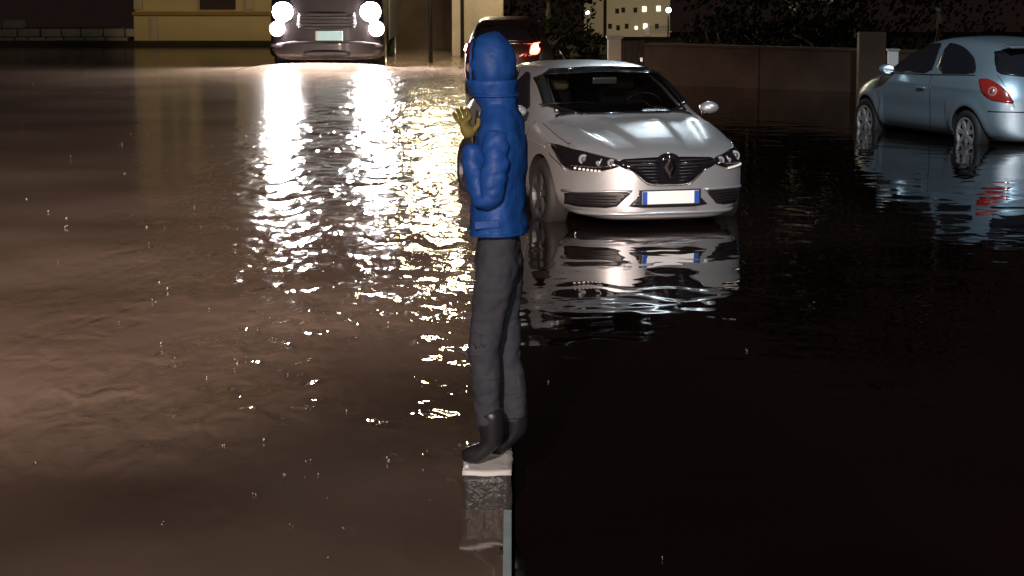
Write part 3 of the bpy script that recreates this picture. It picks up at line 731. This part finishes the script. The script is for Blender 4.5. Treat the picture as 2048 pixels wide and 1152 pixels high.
# ------------------------------------------------------------------ person in blue on a stone block
def skin(name, verts, edges, m, parent, sub=2, root=0):
    me = bpy.data.meshes.new(name); me.from_pydata([v[0] for v in verts], edges, [])
    o = bpy.data.objects.new(name, me); COL.objects.link(o)
    sk = o.modifiers.new('skin', 'SKIN'); sk.use_smooth_shade = True
    for i, v in enumerate(verts):
        r = v[1]; me.skin_vertices[0].data[i].radius = r if isinstance(r, tuple) else (r, r)
        me.skin_vertices[0].data[i].use_root = (i == root)
    s = o.modifiers.new('sub', 'SUBSURF'); s.levels = sub; s.render_levels = sub
    out = bake(o); o.modifiers.clear(); o.data = out
    if not out.materials: out.materials.append(M[m])
    else: out.materials[0] = M[m]
    for p in out.polygons: p.use_smooth = True
    if parent: o.parent = parent
    return o
def chain(pts, start=0):
    return [(start+i, start+i+1) for i in range(len(pts)-1)]
def person():
    root = thing('person', 'person in a blue hooded raincoat and dark grey trousers standing on the wet stone block', 'person', (-.058, 10.07, .16), R(172))
    k = 1.045
    def V(x, y, z): return (x*k, y*k, z*k)
    # one continuous body: pelvis, spine, head, arms, legs  (local +x is forward)
    bv_ = [(V(0, 0, .95), .085), (V(-.01, 0, 1.12), .075), (V(-.015, 0, 1.32), .085), (V(-.01, 0, 1.45), .05), (V(.0, 0, 1.54), .046), (V(.03, 0, 1.62), .075), (V(.03, 0, 1.70), .08),
           (V(-.01, .14, 1.39), .038), (V(-.0, .185, 1.15), .032), (V(.07, .14, 1.27), .026),
           (V(-.01, -.14, 1.39), .038), (V(-.025, -.188, 1.12), .032), (V(.02, -.165, .88), .026),
           (V(.0, .085, .88), .08), (V(.05, .09, .50), .046), (V(.025, .09, .12), .034), (V(.055, .095, .05), .022),
           (V(.0, -.085, .88), .08), (V(-.015, -.09, .50), .046), (V(-.055, -.09, .12), .034), (V(-.025, -.095, .05), .022)]
    be = [(0, 1), (1, 2), (2, 3), (3, 4), (4, 5), (5, 6), (2, 7), (7, 8), (8, 9), (2, 10), (10, 11), (11, 12), (0, 13), (13, 14), (14, 15), (15, 16), (0, 17), (17, 18), (18, 19), (19, 20)]
    body = skin('body', bv_, be, 'skin', root)
    # face on the head
    fc_ = Vector(V(.105, 0, 1.655))
    for sg in (-1, 1): ball('eye', fc_+Vector((.0, sg*.03, .02)), (.01, .014, .009), 'white_paint', body, 2)
    ball('nose', fc_+Vector((.014, 0, -.01)), (.018, .012, .022), 'skin', body, 2)
    ball('mouth', fc_+Vector((.0, 0, -.048)), (.01, .024, .006), 'tail_inner', body, 2)
    # raincoat: a loose shell round the trunk with folds, sleeves as its children
    rings = [(.965, .112, .175, .0), (.985, .115, .178, .0), (1.06, .105, .168, 0), (1.16, .095, .158, -.005), (1.27, .098, .17, -.012), (1.36, .098, .18, -.015), (1.42, .088, .168, -.012), (1.465, .074, .125, -.005), (1.50, .076, .095, .005), (1.54, .088, .098, .018), (1.60, .102, .108, .026)]
    bm = bmesh.new(); RR = []
    for z, rx_, ry_, cx in rings:
        RR.append([bm.verts.new(V(cx+rx_*math.cos(a), ry_*math.sin(a), z)) for a in [2*math.pi*q/28 for q in range(28)]])
    for A, B in zip(RR, RR[1:]):
        for q in range(28): bm.faces.new((A[q], A[(q+1) % 28], B[(q+1) % 28], B[q]))
    bmesh.ops.subdivide_edges(bm, edges=bm.edges[:], cuts=2, use_grid_fill=True)
    bm.normal_update()
    for v in bm.verts:
        v.co += v.normal*(.012*noise.noise(Vector((v.co.x*6, v.co.y*6, v.co.z*17)))+.014*abs(noise.noise(Vector((v.co.x*9+v.co.z*7, v.co.y*9, v.co.z*15))))+.004*noise.noise(v.co*29))
    ja = from_bm('raincoat', bm, 'jacket_blue', root, True); sm_ = ja.modifiers.new('s', 'SOLIDIFY'); sm_.thickness = .004
    for sl in ([(V(-.01, .13, 1.41), .062), (V(-.015, .185, 1.27), .060), (V(.0, .19, 1.13), .060), (V(.04, .18, 1.11), .056), (V(.085, .14, 1.26), .047), (V(.092, .12, 1.345), .048)],
               [(V(-.01, -.13, 1.41), .062), (V(-.02, -.185, 1.25), .058), (V(-.03, -.19, 1.12), .054), (V(-.01, -.185, .98), .048), (V(.02, -.165, .87), .046)]):
        o = skin('sleeve', sl, chain(sl), 'jacket_blue', ja, 3, 0)
        o.data = o.data
        for v in o.data.vertices: v.co += v.normal*(.008*noise.noise(Vector((v.co.x*9, v.co.y*9, v.co.z*22)))+.014*abs(noise.noise(Vector((v.co.x*14+v.co.z*10, v.co.y*14, v.co.z*24)))))
    bm = bmesh.new(); tube_bm(bm, [V(.116*math.cos(a), .180*math.sin(a), .972) for a in [q*2*math.pi/28 for q in range(29)]], .007, 6); from_bm('hem', bm, 'jacket_blue', ja, True)
    tube('zip', [V(.117, 0, .98), V(.108, 0, 1.16), V(.100, 0, 1.36), V(.088, 0, 1.47)], .005, 'rubber', ja, 6)
    box('pocket_flap', V(.02, .182, 1.02), (.11, .012, .035), 'jacket_blue', ja, .005, ry=.1)
    bm = bmesh.new(); tube_bm(bm, [V(.015+.098*math.cos(a), .108*math.sin(a), 1.535) for a in [q*2*math.pi/24 for q in range(25)]], .005, 6); from_bm('hood_seam', bm, 'jacket_blue', ja, True)
    # hood, a deep shell over the head
    bm = bmesh.new(); bmesh.ops.create_uvsphere(bm, u_segments=28, v_segments=20, radius=1)
    dl = []
    for v in bm.verts:
        c = v.co.copy()
        if c.x > .72 and abs(c.y) < .6 and c.z > -.75: dl.append(v)
        p = Vector((c.x*.108, c.y*.118, c.z*.142))
        if c.z < -.3: p.x *= 1-(.3+c.z)*-.25
        p += p.normalized()*.010*noise.noise(c*2.3)
        v.co = p + Vector(V(.028, 0, 1.655))
    bmesh.ops.delete(bm, geom=dl, context='VERTS')
    h = from_bm('hood', bm, 'jacket_blue', ja, True); so_ = h.modifiers.new('s', 'SOLIDIFY'); so_.thickness = .006
    seam_pts = [Vector(V(.028, 0, 1.655))+Vector((.108*.74, .118*.66*math.cos(a), .142*.70*math.sin(a))) for a in [i*2*math.pi/20 for i in range(21)]]
    tube('hood_edge', seam_pts, .007, 'jacket_blue', h, 6)
    # raised gloved hand with five fingers, the other hand hanging
    def hand(nm, base, d, up, m, curl):
        base = Vector(base); d = Vector(d).normalized(); up = Vector(up).normalized(); sd = d.cross(up)
        vs = [(tuple(base), .026), (tuple(base+d*.045), (.034, .020)), (tuple(base+d*.085), (.034, .018))]; es = [(0, 1), (1, 2)]
        for q, (off, L) in enumerate(((-.030, .062), (-.010, .074), (.010, .070), (.030, .055))):
            a = base+d*.09+sd*off; s0 = len(vs)
            b = a+(d*math.cos(curl)+up*-math.sin(curl))*L*.5; c = b+(d*math.cos(curl*2.1)+up*-math.sin(curl*2.1))*L*.5
            vs += [(tuple(a), .0105), (tuple(b), .0095), (tuple(c), .008)]; es += [(2, s0), (s0, s0+1), (s0+1, s0+2)]
        s0 = len(vs); a = base+d*.035-sd*.035; b = a+(d*.6-sd*.7).normalized()*.032; c = b+(d*.9-sd*.2-up*.3).normalized()*.028
        vs += [(tuple(a), .013), (tuple(b), .0115), (tuple(c), .0095)]; es += [(1, s0), (s0, s0+1), (s0+1, s0+2)]
        return skin(nm, vs, es, m, root, 2, 1)
    hand('glove', V(.104, .135, 1.36), (.25, -.1, 1), (0, -1, 0), 'glove', .45)
    hand('hand', V(.035, -.155, .84), (.1, 0, -1), (0, -1, 0), 'skin', .35)
    # trousers
    t = [(V(0, 0, 1.03), (.095, .14)), (V(0, 0, .93), (.10, .14)), (V(.0, .07, .84), .10), (V(.025, .085, .65), .080), (V(.050, .09, .48), .068), (V(.035, .09, .28), .063), (V(.025, .09, .15), .066),
         (V(.0, -.07, .84), .10), (V(-.010, -.085, .65), .080), (V(-.015, -.09, .48), .068), (V(-.045, -.09, .28), .063), (V(-.055, -.09, .15), .066)]
    o = skin('trousers', t, [(0, 1), (1, 2), (2, 3), (3, 4), (4, 5), (5, 6), (1, 7), (7, 8), (8, 9), (9, 10), (10, 11)], 'trousers', root, 4, 1)
    for v in o.data.vertices: v.co += v.normal*(.012*noise.noise(Vector((v.co.x*6, v.co.y*6, v.co.z*7)))+.012*abs(noise.noise(Vector((v.co.x*12+v.co.z*9, v.co.y*12, v.co.z*13))))+.004*noise.noise(v.co*31))
    for yy, dx in ((.092, .018), (-.092, -.055)):
        skin('boot', [(V(dx, yy, .26), .066), (V(dx-.005, yy, .12), .060), (V(dx+.0, yy, .055), (.054, .050)), (V(dx+.07, yy, .05), (.048, .044)), (V(dx+.13, yy, .042), (.040, .034))], [(0, 1), (1, 2), (2, 3), (3, 4)], 'boot', root, 2, 2)
    return root
person()
sb = thing('stone_block', 'dark wet stone block with a pale washed top edge under the person', 'stone block', (-.106, 10.05, 0))
bm = bmesh.new(); box_bm(bm, (0, 0, .0), (.205, .42, .30))
bmesh.ops.subdivide_edges(bm, edges=bm.edges[:], cuts=7, use_grid_fill=True)
for v in bm.verts: v.co += Vector((noise.noise(v.co*11), noise.noise(v.co*11+Vector((5, 0, 0))), noise.noise(v.co*11+Vector((0, 9, 0)))))*.010
from_bm('block', bm, 'wet_stone', sb, True)
bm = bmesh.new(); box_bm(bm, (0, -.005, .159), (.213, .43, .018))
bmesh.ops.subdivide_edges(bm, edges=bm.edges[:], cuts=7, use_grid_fill=True)
for v in bm.verts: v.co += Vector((noise.noise(v.co*13), noise.noise(v.co*13+Vector((5, 0, 0))), noise.noise(v.co*9+Vector((0, 9, 0)))*.6))*.010
from_bm('coping', bm, 'pale_lime', sb, True)

# ------------------------------------------------------------------ left background: ochre house, walls, street lamps
hs = thing('house', 'ochre plastered house front lit by an added warm spot left of the truck', 'house', (0, 0, 0))
box('wall', (-7.75, 61.5, 2.0), (3.5, 4, 4.2), 'ochre_plaster', hs, .01)
box('plinth', (-7.75, 59.46, .38), (3.54, .09, .72), 'ochre_plaster', hs, .01)
box('ledge', (-7.75, 59.42, .80), (3.6, .20, .09), 'ochre_trim', hs, .012)
box('pilaster', (-9.0, 59.38, .38), (.18, .08, .72), 'beige_plaster', hs, .01)
box('pilaster', (-9.40, 59.44, 2.5), (.22, .10, 3.2), 'beige_plaster', hs, .01)
box('pilaster', (-6.6, 59.44, 2.5), (.20, .10, 3.2), 'beige_plaster', hs, .01)
dr = box('door', (-7.4, 59.44, 1.95), (.9, .06, 2.1), 'gate_wood', hs, .01); box('handle', (-7.05, 59.39, 1.9), (.03, .05, .12), 'chrome', dr, .004)
for cx in (-8.5,):
    w_ = box('window', (cx, 59.46, 2.3), (.8, .06, 1.1), 'window_dark', hs, .004)
    for dx in (-.42, 0, .42): box('frame', (cx+dx, 59.42, 2.3), (.05, .06, 1.16), 'white_paint', w_, .004)
    box('sill', (cx, 59.38, 1.70), (1.0, .14, .06), 'beige_plaster', w_, .006)
box('roof', (-7.75, 61.4, 4.25), (3.9, 4.6, .22), 'roof_tile', hs, .02)
wl = thing('wall_lamp', 'small bracket lamp on the ochre house front', 'lamp', (-7.9, 59.3, 3.1))
box('bracket', (0, .06, .05), (.06, .2, .05), 'iron', wl, .006); ball('lamp_glass', (0, -.10, 0), (.07, .07, .10), 'lens_white', wl, 2)
# low rubble wall at the far left, stone by stone
lw = thing('stone_wall', 'low dim grey stone wall at the far left edge', 'wall', (-12.2, 59.6, 0))
random.seed(3)
for row in range(3):
    x = -3.4+(.2 if row % 2 else 0)
    while x < 2.5:
        w_ = random.uniform(.34, .6)
        if not (row == 2 and x > -.4):
            box('stone', (x+w_/2, random.uniform(-.03, .03), .10+row*.215), (w_-.03, .34, .20), 'concrete', lw, .02, rz=random.uniform(-.03, .03))
        x += w_
box('core', (-.45, .03, .2), (5.8, .22, .5), 'soil', lw, 0)
pv = box('pavement', (-8.3, 59.25, .0), (13.5, .5, .12), 'concrete', None, .02); tag(pv, kind='structure')
bs = thing('gate_pier', 'plain beige plastered wall pier behind the blue hood', 'pier', (-.78, 54.2, 0))
box('pier', (0, 0, 1.4), (1.18, .8, 3.0), 'beige_plaster', bs, .02); box('cap', (0, 0, 2.96), (1.34, .96, .12), 'concrete', bs, .02)
bw = thing('garden_wall', 'dim brown garden wall between the truck and the beige pier', 'wall', (-2.15, 57.5, 0))
box('wall', (0, 0, .9), (2.7, .3, 2.0), 'brown_wall', bw, .02); box('coping', (0, 0, 1.93), (2.75, .42, .07), 'concrete', bw, .015)
def street_lamp(name, label, x, y, z, m, hs_, group=None, r=.045, arm=.5):
    t = thing(name, label, 'street lamp', (x, y, 0), 0, group)
    z0 = ground_z(x, y)
    tube('pole', [(0, 0, z0), (0, 0, z*.6+z0*.4), (0, 0, z)], [r*1.3, r, r*.8], 'iron', t)
    tube('arm', [(0, 0, z-.05), (0, -arm*.4, z+.12), (0, -arm, z+.12)], r*.6, 'iron', t)
    hd = box('lamp_housing', (0, -arm-.1, z+.13), (hs_[0]+.06, .34, .08), 'iron', t, .02)
    box('lamp_glass', (0, -arm-.1, z+.13-.04-hs_[1]/2), (hs_[0], .28, hs_[1]), m, hd, .01)
    return t
street_lamp('street_lamp', 'warm street lamp whose thin pole stands right of the truck', at(862, 50), 50, 3.0, 'lamp_warm', (.50, .16), 'street lamps along the flooded street', .035)
street_lamp('street_lamp', 'warm street lamp whose thin pole stands beside the beige pier', at(925, 52.5), 52.5, 4.3, 'lamp_warm', (.50, .16), 'street lamps along the flooded street', .035)
light('POINT', 'street_lamp_light', (at(862, 49.4), 49.2, 2.7), 160, (1, .82, .5), .1)
light('POINT', 'street_lamp_light', (at(925, 51.5), 51.6, 4.0), 260, (1, .82, .5), .1)

# ------------------------------------------------------------------ right background
w = thing('boundary_wall', 'long low brown wall in the dark between the gate and the pale blue car', 'wall', (0, 0, 0))
a, b = Vector((2.42, 42.3, 0)), Vector((14, 34.2, 0)); dv = (b-a); L = dv.length; an = math.atan2(dv.y, dv.x)
n = 6
for k in range(n):
    c = a+dv*((k+.5)/n); box('wall_panel', (c.x, c.y, .22), (L/n-.03, .24, .92), 'brown_wall', w, .012, rz=an)
    box('coping', (c.x, c.y, .705), (L/n-.02, .32, .05), 'brown_wall', w, .012, rz=an)
p = thing('gate_pillar', 'pale square pillar at the end of the dark gate behind the silver roof', 'pillar', (at(1228, 42.6), 42.6, 0))
box('shaft', (0, 0, .30), (.24, .24, 1.0), 'beige_plaster', p, .012); box('cap', (0, 0, .82), (.30, .30, .05), 'concrete', p, .012)
gt = thing('gate', 'dark closed gate between the pale pillar and the brown wall', 'gate', (at(1263, 42.6), 42.6, 0))
for k in range(4): box('board', (-.18+.12*k, 0, .28), (.112, .04, .96), 'gate_wood', gt, .005)
for zz in (.0, .6): box('rail', (0, .04, zz), (.48, .03, .07), 'gate_wood', gt, .004)
box('latch', (.17, -.035, .42), (.05, .02, .09), 'chrome', gt, .004)
po = thing('marker_post', 'short pale post beside the nose of the pale blue car', 'post', (at(1783, 37.2), 37.2, 0))
box('shaft', (0, 0, .25), (.16, .12, 1.1), 'white_paint', po, .012); box('cap', (0, 0, .82), (.20, .16, .04), 'concrete', po, .01)
po = thing('meter_cabinet', 'low dim cabinet on the brown wall left of the pale post', 'cabinet', (at(1738, 38.6), 38.6, 0))
box('shell', (0, -.1, .48), (.44, .26, 1.15), 'brown_wall', po, .012); box('door', (0, -.235, .5), (.36, .014, .85), 'brown_wall', po, .006)

# trees
def leaf_cloud(bm, c, s, n, size, rnd):
    for _ in range(n):
        while True:
            p = Vector((rnd.uniform(-1, 1), rnd.uniform(-1, 1), rnd.uniform(-1, 1)))
            if p.length < 1 and noise.noise(p*2.2+Vector(c)) > -.12: break
        q = Vector((p.x*s[0], p.y*s[1], p.z*s[2]))+Vector(c)
        d = Vector((rnd.gauss(0, 1), rnd.gauss(0, 1), rnd.gauss(0, 1))).normalized(); e = d.orthogonal().normalized(); f = d.cross(e)
        l = size*rnd.uniform(.6, 1.4)
        bm.faces.new([bm.verts.new(q+e*l), bm.verts.new(q+f*l*.45), bm.verts.new(q-e*l), bm.verts.new(q-f*l*.45)])
def tree(label, x, y, h, cr, cz, seed, leafm='leaf_dark', n=2600, ls=.07, lean=0, tr=.14, name='tree', group='trees in the dark behind the parked cars'):
    rnd = random.Random(seed); z0 = ground_z(x, y)-.1
    t = thing(name, label, 'tree', (x, y, z0), 0, group)
    bm = bmesh.new(); P = [Vector((lean*k/5*h*.2+rnd.uniform(-.06, .06), rnd.uniform(-.06, .06), h*.75*k/5)) for k in range(6)]
    tube_bm(bm, P, [tr*(1-.13*k) for k in range(6)], 8)
    ends = []
    for k in range(9):
        b0 = P[2+k % 4]; a_ = rnd.uniform(0, 6.28); e = b0+Vector((math.cos(a_)*cr*.7, math.sin(a_)*cr*.7, rnd.uniform(.1, .5)*h*.4))
        m_ = b0.lerp(e, .5)+Vector((0, 0, .1)); tube_bm(bm, [b0, m_, e], [tr*.45, tr*.3, tr*.12], 6); ends.append(e)
    from_bm('trunk', bm, 'bark', t, True)
    bm = bmesh.new()
    leaf_cloud(bm, (0, 0, cz), (cr, cr, h-cz), n//2, ls, rnd)
    for e in ends: leaf_cloud(bm, e, (cr*.5, cr*.5, cr*.45), n//18, ls, rnd)
    from_bm('crown', bm, leafm, t, False)
    return t
tree('thin bare-looking tree just right of the red brake lamp', at(1096, 56), 56, 5.5, 1.2, 2.6, 1, tr=.11)
tree('slim leaning tree trunk above the silver car roof', at(1140, 58), 58, 6, .9, 2.8, 2, lean=-.3, tr=.10)
tree('dark tree close behind the glowing red lamp', at(1030, 57), 57, 6, 1.5, 2.6, 4, tr=.13)
tree('dark tree above the left end of the long brown wall', at(1500, 50), 50, 6, 1.6, 2.4, 5, n=4200)
tree('dark tree above the middle of the long brown wall', at(1590, 49), 49, 6, 1.9, 2.3, 6, n=4200)
tree('dark tree above the right end of the long brown wall', at(1720, 48), 48, 6, 2.0, 2.3, 8, n=4200)
tree('dark tree directly behind the roof of the pale blue car', at(1880, 46), 46, 6, 2.1, 2.2, 9, n=4200)
def shrub(label, x, y, s, seed, n=1500, leafm='leaf_dark'):
    rnd = random.Random(seed); t = thing('shrub', label, 'shrub', (x, y, ground_z(x, y)), 0, 'shrubs in the dark behind the parked cars')
    bm = bmesh.new()
    for k in range(6): tube_bm(bm, [(0, 0, -.1), (rnd.uniform(-.3, .3)*s[0], rnd.uniform(-.3, .3), s[2]*.7), (rnd.uniform(-.8, .8)*s[0], rnd.uniform(-.4, .4), s[2]*1.5)], [.03, .02, .008], 5)
    from_bm('stem', bm, 'bark', t, True)
    bm = bmesh.new(); leaf_cloud(bm, (0, 0, s[2]), s, n, .055, rnd); from_bm('foliage', bm, leafm, t, False)
shrub('low dark shrub under the thin tree behind the silver roof', at(1100, 53), 53.5, (.8, .6, .50), 21)
shrub('low shrub with faint pale leaves left of the gate pillar', at(1192, 50), 54, (.35, .4, .34), 22, 500)
shrub('wide dark shrub rising over the brown wall beside the gate', at(1450, 46), 46, (.95, .7, .75), 23, 2200)
shrub('wide dark shrub rising over the middle of the brown wall', at(1570, 45), 45, (1.2, .7, .72), 24, 2600)
shrub('wide dark shrub rising over the brown wall near the cabinet', at(1680, 44), 44, (1.2, .7, .75), 25, 2600)
# hanging twigs with pale leaves that catch light at the top of the picture
rnd = random.Random(5)
tw = thing('branch', 'hanging twig with pale leaves at the top above the brown wall', 'branch', (0, 0, 0))
bm = bmesh.new(); c1 = Vector((at(1585, 40), 40, 1.55)); c2 = Vector((at(1655, 40), 40, 1.6))
tube_bm(bm, [(at(1545, 49)+.0, 49, 3.2), (c2.x, 41.5, 2.4), c2+Vector((0, 0, .2)), c2], [.05, .03, .012, .004], 6)
tube_bm(bm, [(c2.x, 41.5, 2.4), c1+Vector((0, .3, .3)), c1], [.02, .010, .004], 6)
from_bm('twig', bm, 'bark', tw, True)
bm = bmesh.new(); leaf_cloud(bm, c1, (.16, .1, .20), 50, .03, rnd); leaf_cloud(bm, c2, (.22, .1, .12), 45, .026, rnd); leaf_cloud(bm, c1+Vector((.05, 0, -.16)), (.06, .05, .07), 8, .03, rnd)
from_bm('leaves', bm, 'leaf_pale', tw, False)

# valley house, 470 m off
HX0, HX1, HY, HZ = at(1212, 470), at(1338, 470), 470, ground_z(0, 470)
vh = thing('apartment_building', 'distant pale apartment block with a few lit windows above the silver car', 'building', (0, 0, 0))
box('wall', ((HX0+HX1)/2, HY+6, HZ+6.5), (HX1-HX0, 12, 15), 'far_plaster', vh, .05)
box('annex', (HX0-2.2, HY+8, HZ+4), (4.4, 9, 8.6), 'far_plaster', vh, .05)
lit = {(1287, 18), (1315, 17), (1271, 55), (1289, 52)}
for px, py in [(1233, 22), (1245, 20), (1269, 20), (1287, 18), (1315, 17), (1219, 52), (1235, 55), (1252, 52), (1271, 55), (1289, 52), (1312, 52)]:
    s_ = F/HY; zz = CAM_H-(py+98)/s_
    small = (px, py) in ((1271, 55),)
    o = box('window', (at(px, HY), HY-.04, zz), (.5 if small else .75, .12, .6 if small else 1.0), 'window_lit' if (px, py) in lit else 'far_window', vh, 0)
bl = box('balcony', (at(1318, HY), HY-1, CAM_H-(62+98)/(F/HY)), (4.4, 2, .2), 'far_plaster', vh, 0)
for k in range(9): box('rail', (at(1298+5*k, HY), HY-1.95, CAM_H-(57+98)/(F/HY)), (.06, .06, 1.0), 'iron', bl, 0)
box('rail', (at(1318, HY), HY-1.95, CAM_H-(52+98)/(F/HY)), (4.4, .06, .08), 'iron', bl, 0)
box('awning', (at(1293, HY), HY-1.5, HZ+1.6), (1.0, 3, .2), 'white_paint', vh, 0, rx=.5)
box('roof', ((HX0+HX1)/2, HY+6, HZ+14.3), (HX1-HX0+1.5, 13.5, .6), 'roof_tile', vh, 0)
light('SPOT', 'facade_fill', (at(1290, 430), 432, HZ+4), 16000, (1, .86, .62), .5, (at(1285, 470), 470, HZ+3), 80, 1)  # added spot to light the far facade
for px, py, lab in ((1335, 20, 'bright distant street lamp at the right corner of the apartment block'), (1174, 25, 'small distant street lamp left of the apartment block')):
    d = 300; x = at(px, d); z = CAM_H-(py+98)/(F/d)
    t = thing('street_lamp', lab, 'street lamp', (x, d, 0)); z0 = ground_z(x, d)
    tube('pole', [(0, .5, z0), (0, .5, z+.3)], .09, 'iron', t); tube('arm', [(0, .5, z+.3), (0, 0, z+.38)], .06, 'iron', t)
    ball('lamp_globe', (0, 0, z), (.34 if px > 1200 else .22,)*2+(.34 if px > 1200 else .26,), 'lamp_far', t, 2)

# ------------------------------------------------------------------ rain splashes on the water
rnd = random.Random(12)
bm = bmesh.new()
def splash(x, y, z, s):
    for k in range(rnd.randint(1, 3)):
        bmesh.ops.create_icosphere(bm, subdivisions=1, radius=s*rnd.uniform(.4, 1), matrix=Matrix.Translation((x+rnd.gauss(0, s*1.6), y+rnd.gauss(0, s*2), z+abs(rnd.gauss(0, s*2.5)))) @ Matrix.Diagonal((rnd.uniform(.6, 1.4), 1, rnd.uniform(.7, 2.0), 1)))
for k in range(150):
    y = 9*(47/9)**rnd.random(); x = rnd.uniform(-.21, -.002)*y
    if abs(x/y+.10) > .07 and rnd.random() < .5: continue
    splash(x, y, .0, rnd.uniform(.002, .0055)*(y/14)**.6)
for px, py in ((1098, 765), (1495, 703), (1627, 610), (1760, 378), (1330, 1120), (1105, 650), (1150, 470), (1060, 480)):
    y = CAM_H/math.tan(PITCH+math.atan((py-576)/F)); splash(at(px, y*1.01), y, 0, .004*(y/14)**.6)
o = from_bm('rain_splashes', bm, 'foam', None, True); tag(o, 'tiny scattered rain splashes on the flood water', 'splashes', None, 'stuff')
